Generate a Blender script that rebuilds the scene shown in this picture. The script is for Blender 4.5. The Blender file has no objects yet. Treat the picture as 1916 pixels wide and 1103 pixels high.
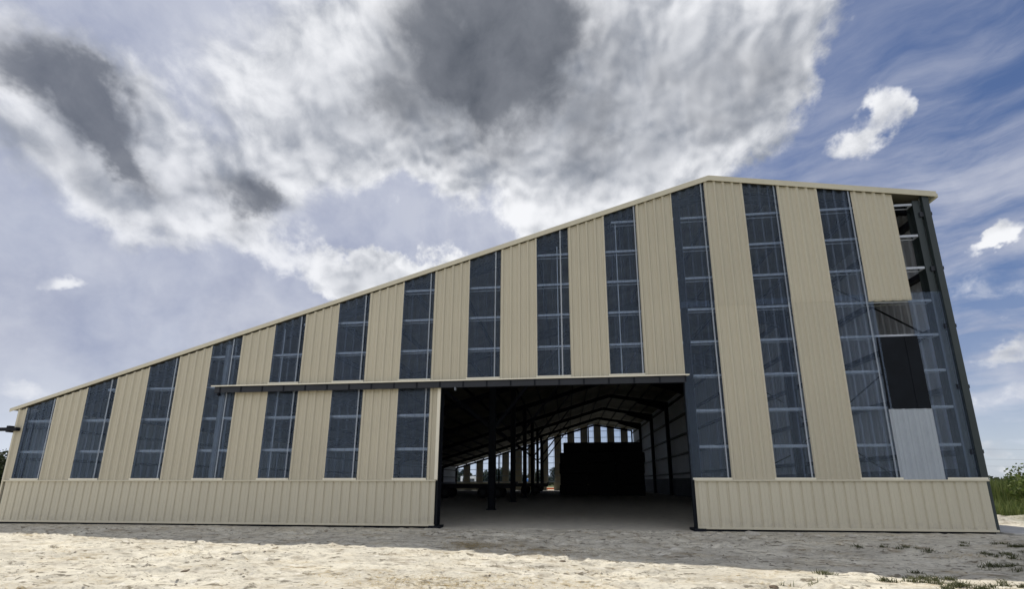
import bpy, bmesh, math, random
import numpy as np
from mathutils import Vector, Matrix
R = math.radians
random.seed(7)
rng = np.random.default_rng(11)
scene = bpy.context.scene
col = scene.collection

# ------------------------------------------------------------------ helpers
def tag(o, label=None, cat=None, group=None, kind=None):
    if label: o['label'] = label
    if cat: o['category'] = cat
    if group: o['group'] = group
    if kind: o['kind'] = kind
    return o

def empty(name, loc=(0, 0, 0), rz=0):
    o = bpy.data.objects.new(name, None)
    o.empty_display_size = .3
    o.location = loc
    o.rotation_euler.z = rz
    col.objects.link(o)
    return o

class MB:
    """collects vertices and faces of ONE mesh"""
    def __init__(s):
        s.v, s.f, s.sm = [], [], []
    def poly(s, pts, smooth=False):
        n = len(s.v)
        s.v += [tuple(p) for p in pts]
        s.f.append(tuple(range(n, n + len(pts))))
        s.sm.append(smooth)
    def box(s, x0, x1, y0, y1, z0, z1):
        n = len(s.v)
        s.v += [(x0, y0, z0), (x1, y0, z0), (x1, y1, z0), (x0, y1, z0), (x0, y0, z1), (x1, y0, z1), (x1, y1, z1), (x0, y1, z1)]
        for f in ((0, 3, 2, 1), (4, 5, 6, 7), (0, 1, 5, 4), (1, 2, 6, 5), (2, 3, 7, 6), (3, 0, 4, 7)):
            s.f.append(tuple(n + i for i in f)); s.sm.append(False)
        return s
    def beam(s, p, q, w, h, up=(0, 0, 1)):
        """rectangular bar from p to q, w across, h along up"""
        p, q, up = Vector(p), Vector(q), Vector(up)
        d = (q - p).normalized()
        a = d.cross(up).normalized() * (w / 2)
        b = a.cross(d).normalized() * (h / 2)
        n = len(s.v)
        for c in (p, q):
            for i, j in ((-1, -1), (1, -1), (1, 1), (-1, 1)):
                s.v.append(tuple(c + a * i + b * j))
        for f in ((0, 1, 2, 3), (7, 6, 5, 4), (0, 4, 5, 1), (1, 5, 6, 2), (2, 6, 7, 3), (3, 7, 4, 0)):
            s.f.append(tuple(n + i for i in f)); s.sm.append(False)
        return s
    def ibeam(s, p, q, w, h, t=.012, tw=.008, up=(0, 0, 1)):
        p, q, upv = Vector(p), Vector(q), Vector(up)
        d = (q - p).normalized()
        a = d.cross(upv).normalized(); b = a.cross(d).normalized()
        s.beam(p + b * (h / 2 - t / 2), q + b * (h / 2 - t / 2), w, t, up)
        s.beam(p - b * (h / 2 - t / 2), q - b * (h / 2 - t / 2), w, t, up)
        s.beam(p, q, tw, h - 2 * t - .001, up)
        return s
    def tube(s, p, q, r0, r1=None, n=10, cap=True, smooth=True):
        r1 = r0 if r1 is None else r1
        p, q = Vector(p), Vector(q)
        d = (q - p).normalized()
        a = d.orthogonal().normalized(); b = d.cross(a)
        k = len(s.v)
        for c, r in ((p, r0), (q, r1)):
            for i in range(n):
                t = 2 * math.pi * i / n
                s.v.append(tuple(c + a * (r * math.cos(t)) + b * (r * math.sin(t))))
        for i in range(n):
            j = (i + 1) % n
            s.f.append((k + i, k + j, k + n + j, k + n + i)); s.sm.append(smooth)
        if cap:
            s.f.append(tuple(k + i for i in reversed(range(n)))); s.sm.append(False)
            s.f.append(tuple(k + n + i for i in range(n))); s.sm.append(False)
        return s
    def build(s, name, mat, parent=None, bevel=0, solid=0):
        me = bpy.data.meshes.new(name)
        me.from_pydata(s.v, [], s.f)
        if any(s.sm):
            me.polygons.foreach_set('use_smooth', s.sm)
        me.update()
        me.materials.append(mat)
        o = bpy.data.objects.new(name, me)
        col.objects.link(o)
        if parent: o.parent = parent
        if bevel:
            b = o.modifiers.new('b', 'BEVEL'); b.width = bevel; b.segments = 2; b.limit_method = 'ANGLE'
        if solid:
            b = o.modifiers.new('s', 'SOLIDIFY'); b.thickness = solid; b.offset = 0
        return o

def np_mesh(name, verts, faces, mat, parent=None, smooth=False):
    """verts (n,3), faces (m,k) arrays -> object"""
    verts = np.asarray(verts, np.float32); faces = np.asarray(faces, np.int32)
    me = bpy.data.meshes.new(name)
    m, k = faces.shape
    me.vertices.add(len(verts)); me.vertices.foreach_set('co', verts.ravel())
    me.loops.add(m * k); me.loops.foreach_set('vertex_index', faces.ravel())
    me.polygons.add(m)
    me.polygons.foreach_set('loop_start', np.arange(0, m * k, k, dtype=np.int32))
    me.polygons.foreach_set('loop_total', np.full(m, k, np.int32))
    if smooth: me.polygons.foreach_set('use_smooth', np.ones(m, bool))
    me.update(calc_edges=True)
    me.materials.append(mat)
    o = bpy.data.objects.new(name, me)
    col.objects.link(o)
    if parent: o.parent = parent
    return o

# ------------------------------------------------------------------ node helpers
class NT:
    def __init__(s, nt):
        s.nt = nt
        nt.nodes.clear()
    def n(s, t, **kw):
        nd = s.nt.nodes.new(t)
        for k, v in kw.items():
            setattr(nd, k, v)
        return nd
    def put(s, sock, v):
        if v is None: return
        if hasattr(v, 'is_output') or isinstance(v, bpy.types.NodeSocket):
            s.nt.links.new(v, sock)
        else:
            if isinstance(v, (tuple, list)) and len(v) == 3 and sock.type == 'RGBA': v = (*v, 1)
            sock.default_value = v
    def math(s, op, a, b=None, c=None, clamp=False):
        nd = s.n('ShaderNodeMath', operation=op, use_clamp=clamp)
        for i, x in enumerate((a, b, c)):
            if x is not None: s.put(nd.inputs[i], x)
        return nd.outputs[0]
    def vmath(s, op, a, b=None, out=0, scale=None):
        nd = s.n('ShaderNodeVectorMath', operation=op)
        s.put(nd.inputs[0], a)
        if b is not None: s.put(nd.inputs[1], b)
        if scale is not None: s.put(nd.inputs['Scale'], scale)
        return nd.outputs[out]
    def noise(s, vec, scale, detail=4, rough=.55, dist=0, lac=2, color=False):
        nd = s.n('ShaderNodeTexNoise')
        s.put(nd.inputs['Vector'], vec)
        nd.inputs['Scale'].default_value = scale
        nd.inputs['Detail'].default_value = detail
        nd.inputs['Roughness'].default_value = rough
        nd.inputs['Distortion'].default_value = dist
        nd.inputs['Lacunarity'].default_value = lac
        return nd.outputs['Color' if color else 'Fac']
    def mapr(s, v, a, b, c=0, d=1, smooth=False):
        nd = s.n('ShaderNodeMapRange', interpolation_type='SMOOTHSTEP' if smooth else 'LINEAR')
        s.put(nd.inputs[0], v)
        for i, x in enumerate((a, b, c, d)): s.put(nd.inputs[1 + i], x)
        return nd.outputs[0]
    def mix(s, f, a, b, blend='MIX'):
        nd = s.n('ShaderNodeMix', data_type='RGBA', blend_type=blend)
        s.put(nd.inputs[0], f); s.put(nd.inputs[6], a); s.put(nd.inputs[7], b)
        return nd.outputs[2]
    def mapping(s, vec, loc=(0, 0, 0), rot=(0, 0, 0), scale=(1, 1, 1), kind='POINT'):
        nd = s.n('ShaderNodeMapping', vector_type=kind)
        s.put(nd.inputs[0], vec)
        nd.inputs[1].default_value = loc; nd.inputs[2].default_value = rot; nd.inputs[3].default_value = scale
        return nd.outputs[0]

MATS = {}
def mat(name):
    m = bpy.data.materials.new(name); m.use_nodes = True
    MATS[name] = m
    return m, NT(m.node_tree)

def principled(t, base, rough=.5, metal=0, bump=None, bump_s=.3, bump_d=.01, spec=None):
    p = t.n('ShaderNodeBsdfPrincipled')
    t.put(p.inputs['Base Color'], base); t.put(p.inputs['Roughness'], rough); t.put(p.inputs['Metallic'], metal)
    if spec is not None: p.inputs['Specular IOR Level'].default_value = spec
    if bump is not None:
        b = t.n('ShaderNodeBump'); b.inputs['Strength'].default_value = bump_s; b.inputs['Distance'].default_value = bump_d
        t.put(b.inputs['Height'], bump); t.nt.links.new(b.outputs[0], p.inputs['Normal'])
    return p.outputs[0]

def finish(t, surf):
    o = t.n('ShaderNodeOutputMaterial'); t.nt.links.new(surf, o.inputs['Surface'])

def geo_pos(t):
    return t.n('ShaderNodeNewGeometry').outputs['Position']

def simple(name, c, rough=.5, metal=0, var=.12, scale=3., bump=0, spec=None):
    m, t = mat(name)
    P = geo_pos(t)
    n = t.noise(P, scale, 5, .6)
    f = t.mapr(n, .3, .7, 1 - var, 1 + var)
    cc = t.vmath('SCALE', c, scale=f)
    finish(t, principled(t, cc, rough, metal, t.noise(P, scale * 9, 3) if bump else None, bump, .01, spec))
    return m

# cream painted, finely perforated cladding (a little light passes through)
def cladding(name, base, perf):
    m, t = mat(name)
    P = geo_pos(t)
    streak = t.noise(t.mapping(P, scale=(5, 5, .35)), 1.3, 5, .6)
    blot = t.noise(P, .6, 4, .55)
    f = t.math('MULTIPLY', t.mapr(streak, .3, .7, .985, 1.012), t.mapr(blot, .3, .7, .97, 1.03))
    f = t.math('MULTIPLY', f, t.mapr(t.n('ShaderNodeObjectInfo').outputs['Random'], 0, 1, .955, 1.03))
    c = t.vmath('SCALE', base, scale=f)
    # mud splashed on the lowest decimetres
    z = t.n('ShaderNodeSeparateXYZ'); t.put(z.inputs[0], P)
    mud = t.math('MULTIPLY', t.mapr(z.outputs[2], .02, .42, 1, 0, True), t.mapr(t.noise(P, 7, 6, .7), .42, .66, 0, .55))
    c = t.mix(mud, c, (.36, .33, .28))
    wob = t.noise(t.mapping(P, scale=(1, 1, .3)), 2.2, 2, .5)
    s = principled(t, c, .42, 0, wob, .12, .01)
    if perf:
        tr = t.n('ShaderNodeBsdfTransparent')
        mx = t.n('ShaderNodeMixShader'); mx.inputs[0].default_value = perf
        t.nt.links.new(s, mx.inputs[1]); t.nt.links.new(tr.outputs[0], mx.inputs[2]); s = mx.outputs[0]
    finish(t, s)
    return m
CREAM = (.53, .488, .380)
M_clad = cladding('cream_cladding', CREAM, .06)
M_base = cladding('cream_base_cladding', (.545, .505, .395), 0)
M_trim = simple('cream_trim', (.56, .52, .405), .4, 0, .04, 2)
M_trimw = simple('pale_flashing', (.74, .70, .58), .35, 0, .04, 2)
M_gwall = cladding('grey_cladding', (.66, .69, .74), .03)
M_greysheet = simple('pale_grey_sheet', (.36, .40, .45), .45, 0, .05, 2)
M_black = simple('black_panel', (.006, .008, .012), .6, 0, .3, 2, 0, .12)
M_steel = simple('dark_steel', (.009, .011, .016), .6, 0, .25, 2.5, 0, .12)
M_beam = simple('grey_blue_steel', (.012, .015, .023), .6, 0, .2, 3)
M_green = simple('green_grey_steel', (.02, .03, .032), .5, 0, .2, 2)
M_post = simple('grey_painted_post', (.13, .15, .18), .5, 0, .15, 2)
M_galv = simple('galvanised_steel', (.41, .44, .49), .45, .2, .12, 6)
M_conc = simple('concrete', (.40, .39, .36), .85, 0, .2, 2.2, .25)
M_concin = simple('dark_concrete_panel', (.13, .14, .16), .8, 0, .2, 1.2, .2)
M_stone = simple('pale_stone', (.48, .45, .39), .9, 0, .25, 9, .5)
M_roof = simple('roof_sheet', (.145, .138, .11), .7, 0, .45, .9)
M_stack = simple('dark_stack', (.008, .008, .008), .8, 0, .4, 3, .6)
M_mach = simple('dark_machine_paint', (.02, .02, .022), .5, 0, .4, 4)
M_tyre = simple('tyre_rubber', (.012, .012, .012), .85, 0, .3, 8)
M_white = simple('white_paint', (.75, .76, .76), .4, 0, .06, 2)
M_glassd = simple('dark_glass', (.03, .035, .04), .08, 0, .1, 2)
M_blue = simple('blue_paint', (.05, .19, .48), .4, 0, .1, 2)
M_orange = simple('orange_plastic', (.62, .12, .03), .5, 0, .1, 3)
M_bark = simple('bark', (.10, .075, .05), .9, 0, .3, 10, .5)
M_wire = simple('wire', (.12, .12, .13), .5)
M_wood = simple('grey_wood', (.18, .15, .12), .8, 0, .3, 6, .3)

# clear corrugated sheets
def clear(name, veil, tint, dcol=(.36, .48, .72)):
    m, t = mat(name)
    P = geo_pos(t)
    tr = t.n('ShaderNodeBsdfTransparent'); tr.inputs[0].default_value = (*tint, 1)
    gl = t.n('ShaderNodeBsdfGlossy'); gl.inputs['Roughness'].default_value = .16; gl.inputs[0].default_value = (.72, .86, 1, 1)
    fr = t.n('ShaderNodeFresnel'); fr.inputs[0].default_value = 1.42
    m1 = t.n('ShaderNodeMixShader')
    t.nt.links.new(fr.outputs[0], m1.inputs[0]); t.nt.links.new(tr.outputs[0], m1.inputs[1]); t.nt.links.new(gl.outputs[0], m1.inputs[2])
    df = t.n('ShaderNodeBsdfDiffuse'); df.inputs[0].default_value = (*dcol, 1)
    dust_sheen = t.mapr(t.noise(t.mapping(P, scale=(2, 2, .25)), .8, 3, .5), .3, .7, veil * .75, veil * 1.25)
    oi = t.n('ShaderNodeObjectInfo').outputs['Random']
    dust_sheen = t.math('MULTIPLY', dust_sheen, t.mapr(oi, 0, 1, .7, 1.35))
    nx = t.n('ShaderNodeSeparateXYZ'); t.put(nx.inputs[0], t.n('ShaderNodeNewGeometry').outputs['True Normal'])
    dust_sheen = t.math('ADD', dust_sheen, t.mapr(t.math('ABSOLUTE', nx.outputs[0]), .45, .75, 0, .13))  # rib flanks made paler: their sky reflection painted into the veil
    m2 = t.n('ShaderNodeMixShader')
    t.put(m2.inputs[0], dust_sheen); t.nt.links.new(m1.outputs[0], m2.inputs[1]); t.nt.links.new(df.outputs[0], m2.inputs[2])
    finish(t, m2.outputs[0])
    return m
M_clear = clear('clear_sheet', .036, (.82, .88, .96))
M_lap = clear('clear_lap', .40, (.75, .82, .9), (.52, .56, .62))

# foliage
def foliage(name, c1, c2, trans=.3):
    m, t = mat(name)
    oi = t.n('ShaderNodeNewGeometry')
    r = oi.outputs['Random Per Island']
    c = t.mix(r, c1, c2)
    n = t.noise(oi.outputs['Position'], .7, 3)
    c = t.vmath('SCALE', c, scale=t.mapr(n, .3, .7, .7, 1.3))
    d = t.n('ShaderNodeBsdfPrincipled'); t.put(d.inputs['Base Color'], c); d.inputs['Roughness'].default_value = .6
    d.inputs['Specular IOR Level'].default_value = .25
    tl = t.n('ShaderNodeBsdfTranslucent'); t.put(tl.inputs[0], c)
    mx = t.n('ShaderNodeMixShader'); mx.inputs[0].default_value = trans
    t.nt.links.new(d.outputs[0], mx.inputs[1]); t.nt.links.new(tl.outputs[0], mx.inputs[2])
    finish(t, mx.outputs[0])
    return m
M_grass = foliage('grass_blades', (.07, .11, .025), (.17, .19, .06))
M_weed = foliage('weed_leaves', (.07, .085, .035), (.14, .14, .07))
M_shrub = foliage('shrub_leaves', (.06, .10, .022), (.15, .18, .05), .4)
M_dark = foliage('dark_leaves', (.022, .036, .014), (.045, .06, .022), .2)
M_far = foliage('far_leaves', (.03, .042, .022), (.05, .062, .03), .2)
M_straw = foliage('straw', (.30, .21, .09), (.46, .36, .17), .15)

# ------------------------------------------------------------------ noise for the ground
def vnoise(x, y, seed=0):
    xi = np.floor(x).astype(np.int64); yi = np.floor(y).astype(np.int64)
    xf = x - xi; yf = y - yi
    u = xf * xf * xf * (xf * (xf * 6 - 15) + 10); v = yf * yf * yf * (yf * (yf * 6 - 15) + 10)
    def h(a, b):
        n = (a * 374761393 + b * 668265263 + seed * 974711) & 0x7fffffff
        n = ((n ^ (n >> 13)) * 1274126177) & 0x7fffffff
        n = (n ^ (n >> 16)) & 0xffff
        return n / 65535.
    return (h(xi, yi) * (1 - u) + h(xi + 1, yi) * u) * (1 - v) + (h(xi, yi + 1) * (1 - u) + h(xi + 1, yi + 1) * u) * v
def fbm(x, y, oct=4, gain=.5, seed=0):
    a, s, n = 1., 0., 0.
    for i in range(oct):
        s = s + a * vnoise(x * 2 ** i + 17.3 * i, y * 2 ** i - 9.1 * i, seed + i); n += a; a *= gain
    return s / n
def sstep(v, a, b):
    t = np.clip((v - a) / (b - a), 0, 1); return t * t * (3 - 2 * t)

def ground_height(x, y):
    near = sstep(-y, -.6, .9) * (1 - sstep(-y, 9, 14)) * sstep(x, -12, -4) * (1 - sstep(x, 34, 44))
    low = (fbm(x * .22 + 3, y * .3, 3, .5, 5) - .5) * .10
    mid = (fbm(x * 1.0, y * 2.2, 3, .55, 21) - .5) * .05
    clod = sstep(fbm(x * 4.2, y * 6.0, 3, .55, 40), .56, .80) * .034
    dent = -sstep(fbm(x * 2.6 + 9, y * 5.2, 3, .5, 71), .58, .78) * .05
    fine = (fbm(x * 11, y * 14, 2, .5, 90) - .5) * .014
    # tyre tracks along the wall, with tread bars
    track = 0
    for yc, sl, w in ((-5.75, .06, .2), (-3.9, .05, .2), (-4.75, .045, .2)):
        d = y - (yc + sl * (16 - x) * -1 + .12 * np.sin(x * .5 + yc))
        prof = np.exp(-(d / w) ** 4)
        tread = .5 + .5 * np.sin((x + np.abs(d) * 1.4) * 2 * np.pi / .16)
        track = track - prof * (.020 + .024 * tread) + np.exp(-((np.abs(d) - w * 1.35) / .07) ** 2) * .016
    patch = sstep(fbm(x * .3 + 40, y * .6, 2, .5, 33), .42, .6)
    rough = .35 + .9 * sstep(fbm(x * .5 + 7, y * .9, 3, .5, 55), .38, .62)
    h = (mid + (clod + dent + fine) * rough + track * patch) * near + low * near
    return h - .012 - .04 * near * sstep(-y, 0, 3) - .10 * sstep(x, 13, 20) * sstep(-y, 1.2, 4.5) * (1 - sstep(x, 34, 44)) * (1 - sstep(-y, 9, 14))

def axis(a, b, step, far_lo, far_hi, grow=1.18):
    xs = list(np.arange(a, b, step))
    s, x = step, xs[-1]
    while x < far_hi:
        s *= grow; x += s; xs.append(x)
    s, x = step, xs[0]; lo = []
    while x > far_lo:
        s *= grow; x -= s; lo.append(x)
    return np.array(lo[::-1] + xs)

# ------------------------------------------------------------------ ground
def make_ground():
    m, t = mat('chalky_ground')
    P = geo_pos(t)
    sx = t.n('ShaderNodeSeparateXYZ'); t.put(sx.inputs[0], P)
    X, Y = sx.outputs[0], sx.outputs[1]
    Ps = t.mapping(P, scale=(1, 1.7, 1))
    n1 = t.noise(Ps, .55, 6, .62)
    n2 = t.noise(Ps, 3.2, 6, .65)
    n3 = t.noise(Ps, 16, 4, .6)
    chalk = t.mix(t.mapr(n1, .34, .64), (.51, .475, .395), (.71, .665, .55))
    chalk = t.mix(t.mapr(n2, .50, .66, 0, .8), chalk, (.35, .325, .275))
    chalk = t.mix(t.mapr(n3, .54, .70, 0, .6), chalk, (.27, .25, .21))
    chalk = t.mix(t.mapr(t.noise(Ps, 5.5, 3, .5), .60, .72, 0, .7), chalk, (.78, .74, .66))
    dent_shade = t.noise(t.mapping(P, scale=(4.2, 10, 4)), 1.0, 5, .62)
    chalk = t.mix(t.mapr(dent_shade, .565, .63, 0, .92), chalk, (.17, .15, .115))  # dark brown dashes painted for the shaded sides of small dents
    dry = t.math('MULTIPLY', t.mapr(t.noise(Ps, .9, 4, .6), .52, .66), t.mapr(n3, .42, .62))
    chalk = t.mix(t.math('MULTIPLY', dry, .55), chalk, (.46, .36, .20))
    # damp brown stains by the doorway and grey trodden earth inside
    st = t.math('MULTIPLY', t.mapr(t.noise(Ps, 1.6, 5, .65), .54, .70), t.mapr(Y, -7.5, -1.5, .4, 1))
    chalk = t.mix(t.math('MULTIPLY', st, .5), chalk, (.30, .22, .12))
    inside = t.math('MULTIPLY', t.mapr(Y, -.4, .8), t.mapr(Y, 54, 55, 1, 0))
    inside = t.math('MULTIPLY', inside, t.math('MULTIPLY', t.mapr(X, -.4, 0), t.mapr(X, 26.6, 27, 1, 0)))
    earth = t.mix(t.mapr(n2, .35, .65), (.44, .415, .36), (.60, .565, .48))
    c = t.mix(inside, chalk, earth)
    # meadow beyond the yard
    yard = t.math('MULTIPLY', t.mapr(X, -14, -11), t.mapr(t.math('ADD', X, t.math('MULTIPLY', t.math('SUBTRACT', n1, .5), 3)), 29.6, 31.2, 1, 0))
    yard = t.math('MULTIPLY', yard, t.mapr(Y, 85, 95, 1, 0))
    corner = t.mapr(t.math('ADD', t.math('ADD', X, t.math('MULTIPLY', Y, -.9)), t.math('MULTIPLY', n2, 2.2)), 28.0, 28.9)
    corner = t.math('MULTIPLY', corner, t.math('MULTIPLY', t.mapr(Y, -1.4, -.9, 1, 0), t.mapr(t.noise(P, 2.2, 4, .6), .40, .58)))
    meadow = t.mix(t.mapr(n1, .3, .7), (.045, .06, .02), (.085, .10, .035))
    c = t.mix(yard, meadow, c)
    c = t.mix(t.math('MULTIPLY', corner, .75), c, (.09, .095, .045))
    bump = t.math('ADD', t.math('MULTIPLY', n3, .6), t.math('MULTIPLY', t.noise(Ps, 55, 3, .6), .4))
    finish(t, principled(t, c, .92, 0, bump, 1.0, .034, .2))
    xs = axis(-3, 29, .042, -2500, 2500, 1.09)
    ys = axis(-8.2, 1.2, .042, -2500, 3200, 1.09)
    gx, gy = np.meshgrid(xs, ys)
    gz = ground_height(gx, gy)
    nx, ny = len(xs), len(ys)
    v = np.stack([gx, gy, gz], -1).reshape(-1, 3)
    i = np.arange(nx * ny).reshape(ny, nx)
    f = np.stack([i[:-1, :-1], i[:-1, 1:], i[1:, 1:], i[1:, :-1]], -1).reshape(-1, 4)
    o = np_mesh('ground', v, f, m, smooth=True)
    tag(o, kind='structure')
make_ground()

# ------------------------------------------------------------------ barn
LEN = 54.6
BAY = LEN / 7
XL, XR, XRIDGE = -.25, 26.8, 21.1
def ztop(x):
    return 3.47 + .3040 * x if x <= XRIDGE else 9.885 - .1665 * (x - XRIDGE)
def zroof(x):
    return ztop(x) + .145

barn = empty('barn')
tag(barn, 'large asymmetric cream barn clad in alternating cream and clear vertical strips', 'barn')

RIB = .035
def stations(x0, x1, h=RIB, off=0., deep=False):
    """(x, outward) along a trapezoid sheet, ribs every .25 m"""
    pts = []
    k0, k1 = math.floor((x0 - off) / .25) - 1, math.ceil((x1 - off) / .25) + 1
    for k in range(k0, k1 + 1):
        c = k * .25 + off
        if deep:      # wide pans standing proud, narrow grooves
            pts += [(c - .034, h), (c - .016, 0), (c + .016, 0), (c + .034, h), (c + .105, h), (c + .125, h + .006), (c + .145, h)]
        else:
            pts += [(c - .052, 0), (c - .024, h), (c + .024, h), (c + .052, 0)]
            pts += [(c + .085, 0), (c + .092, .005), (c + .099, 0), (c + .153, 0), (c + .16, .005), (c + .167, 0)]
    def at(x):
        for (a, ya), (b, yb) in zip(pts, pts[1:]):
            if a <= x <= b: return ya + (yb - ya) * (x - a) / max(b - a, 1e-9)
        return 0
    ins = [p for p in pts if x0 + 1e-4 < p[0] < x1 - 1e-4]
    return [(x0, at(x0))] + ins + [(x1, at(x1))]

def sheet(name, x0, x1, zb, zt, y, sgn, material, parent, h=RIB, off=0., deep=False, solid=0):
    """ribbed sheet in the plane y, ribs towards sgn*y; zt a number or None for the roof line"""
    mb = MB()
    xs = stations(x0, x1, h, off, deep)
    if zt is None and x0 < XRIDGE < x1:
        for (a, ya), (b, yb) in zip(xs, xs[1:]):
            if a < XRIDGE < b:
                xs.append((XRIDGE, ya + (yb - ya) * (XRIDGE - a) / (b - a))); break
        xs.sort()
    for (a, ya), (b, yb) in zip(xs, xs[1:]):
        ta = ztop(a) if zt is None else zt
        tb = ztop(b) if zt is None else zt
        if a == b: continue
        mb.poly([(a, y + sgn * ya, zb), (b, y + sgn * yb, zb), (b, y + sgn * yb, tb), (a, y + sgn * ya, ta)])
    return mb.build(name, material, parent, solid=solid)

LAPS = {0: .92, 1: .80, 2: .88, 3: .70, 4: .84, 5: .84, 6: .84, 7: .80, 8: .72, 9: .90, 10: .86, 11: .87, 12: .83}
ZLEV = [1.24, 2.134, 3.087, 4.041, 4.995, 5.946, 6.891, 7.844, 8.796]
DX0, DX1, DZ = 13.30, 20.0, 4.0
FRAME_X = [-.12, 6.5, 13.2, 20.14, 26.58]

def gable(y, sgn, front):
    """cladding of one gable. sgn: outward direction along y"""
    Yc = y                       # clear sheets
    Yt = y + sgn * .010          # cream sheets lapping over them
    # cream strips
    strips = [(XL, 0.02)] + [(2 * k + .95, 2 * k + 2.02) for k in range(0, 13)]
    for i, (a, b) in enumerate(strips):
        zb = 1.235
        if front and i == len(strips) - 1: zb = 5.92; b = 25.96; a = 24.9
        if front and a < DX0 < b:
            sheet('wall_sheet', a, DX0 - .02, zb, DZ - .08, Yt, sgn, M_clad, barn, solid=.003)
            sheet('wall_sheet', a, b, DZ + .02, None, Yt, sgn, M_clad, barn, solid=.003); continue
        if front and DX0 < a < DX1 - .2:
            if b > DX1: b = DX1
            sheet('wall_sheet', a, b, DZ + .02, None, Yt, sgn, M_clad, barn, solid=.003); continue
        if a > 20 and zb < 6:
            sheet('wall_sheet', a, b, zb, 6.13, Yt, sgn, M_clad, barn, solid=.003)
            sheet('wall_sheet', a + .004, b - .004, 5.96, None, Yt + sgn * .007, sgn, M_clad, barn, solid=.003)
        else:
            sheet('wall_sheet', a, b, zb, None, Yt, sgn, M_clad, barn, solid=.003)
    # clear strips
    for k in range(0, 13):
        a, b = 2 * k - .03, 2 * k + 1.0
        lx = 2 * k + LAPS[k]
        lo = 1.235
        if front and 14 <= 2 * k < 20: lo = DZ + .02
        if 2 * k >= 20:
            w = [sheet('window_sheet', a, b, lo, 6.13, Yc, sgn, M_clear, barn, .038),
                 sheet('window_sheet', a + .003, b - .003, 5.96, None, Yc + sgn * .003, sgn, M_clear, barn, .038)]
            spans = [(lo, 6.13, w[0], 0), (5.96, None, w[1], .003)]
        else:
            w = sheet('window_sheet', a, b, lo, None, Yc, sgn, M_clear, barn, .038)
            spans = [(lo, None, w, 0)]
        for zb, zt, par, dy in spans:
            mb = MB()
            yy = Yc + sgn * (.042 + dy)
            ta, tb = (ztop(lx - .02), ztop(lx + .02)) if zt is None else (zt, zt)
            mb.poly([(lx - .019, yy, zb + .02), (lx + .019, yy, zb + .02), (lx + .019, yy, tb - .01), (lx - .019, yy, ta - .01)])
            mb.build('lap_strip', M_lap, par, solid=.002)
    if front:
        # last bay: clear sheet to the corner, pale grey sheet, black panel, two gaps left open
        w = sheet('window_sheet', 25.88, 26.82, 1.235, 6.13, Yc, sgn, M_clear, barn, .038)
        o = sheet('grey_sheet', 24.92, 25.93, 1.235, 3.0, Yt + sgn * .004, sgn, M_greysheet, barn, solid=.003)
        tag(o, 'pale grey lower sheet still under its film')
        mb = MB(); mb.box(24.93, 25.60, Yt - .012, Yt + .004, 3.005, 4.92); mb.box(25.62, 25.91, Yt - .016, Yt, 3.005, 4.92)
        tag(mb.build('black_panel', M_black, barn), 'black rectangular panel above the grey sheet')
        mb = MB(); mb.box(25.60, 25.62, Yt - .022, Yt + .004, 3.005, 4.92)
        mb.build('panel_joint', M_steel, barn)
    else:
        sheet('window_sheet', 25.97, 26.82, 1.235, None, Yc, sgn, M_clear, barn, .038)
    # base wall, flashings
    parts = [(XL + .08, DX0 - .085), (DX1 + .02, XR + .02)] if front else [(XL + .08, 13.75), (14.8, XR + .02)]
    for a, b in parts:
        sheet('base_wall', a, b, .06, 1.225, y + sgn * .015, sgn, M_base, barn, .024, .07, True, solid=.004)
        n0 = a - (.06 if a < 1 else 0)
        mb = MB(); ya, yb = sorted((y + sgn * .012, y + sgn * .080)); mb.box(n0, b + .01, ya, yb, 1.205, 1.25)
        mb.build('base_flashing', M_trim, barn, bevel=.006)
        mb = MB(); ya, yb = sorted((y + sgn * .012, y + sgn * .062)); mb.box(n0, b + .01, ya, yb, .035, .085)
        mb.build('drip_flashing', M_trim, barn, bevel=.005)
        mb = MB(); ya, yb = sorted((y + sgn * .004, y - sgn * .12)); mb.box(n0 + .03, b - .03, ya, yb, -.06, .05)
        mb.build('footing', M_steel if front else M_conc, barn)
    for k in range(0, 13):
        if front and 13 < 2 * k < 20: continue
        mb = MB(); ya, yb = sorted((y + sgn * .046, y + sgn * .058)); mb.box(2 * k - .015, 2 * k + .955, ya, yb, 1.25, 1.298)
        mb.build('window_sill', M_trimw, barn)
    if front:
        mb = MB(); mb.box(25.95, 26.83, -.058, -.046, 1.25, 1.298); mb.build('window_sill', M_trimw, barn)
        for k in (7, 8, 9):
            mb = MB(); mb.box(2 * k - .015, 2 * k + .955, -.058, -.046, DZ + .045, DZ + .09); mb.build('window_sill', M_trimw, barn)
        for k in (4, 5, 6):
            mb = MB(); mb.box(2 * k - .015, 2 * k + .955, -.058, -.046, DZ + .045, DZ + .09); mb.build('window_sill', M_trimw, barn)
    # wall rails: channel sections between the posts
    inn = -sgn
    for li, z in enumerate(ZLEV):
        for a, b in zip(FRAME_X, FRAME_X[1:]):
            a2, b2 = a + .1, b - .1
            if front and abs(a - 13.2) < .1 and z < 3.9: continue
            if z > ztop(a2) - .22: a2 = max(a2, (z + .22 - 3.47) / .304)
            if z > ztop(b2) - .12 and b2 > XRIDGE: b2 = min(b2, XRIDGE + (9.885 - z - .12) / .1665)
            if a2 > b2 - .2: continue
            mb = MB()
            y0, y1 = y + inn * .045, y + inn * .215
            ya, yb = sorted((y0, y0 + inn * .008)); mb.box(a2, b2, ya, yb, z - .066, z)
            ya, yb = sorted((y1, y1 - inn * .006)); mb.box(a2, b2, ya, yb, z - .075, z - .048)
            for xe in (a2, b2 - .006):
                ya, yb = sorted((y0 + inn * .0085, y1 - inn * .0065)); mb.box(xe, xe + .006, ya, yb, z - .07, z - .003)
            mb.build('wall_rail', M_galv, barn)
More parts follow.
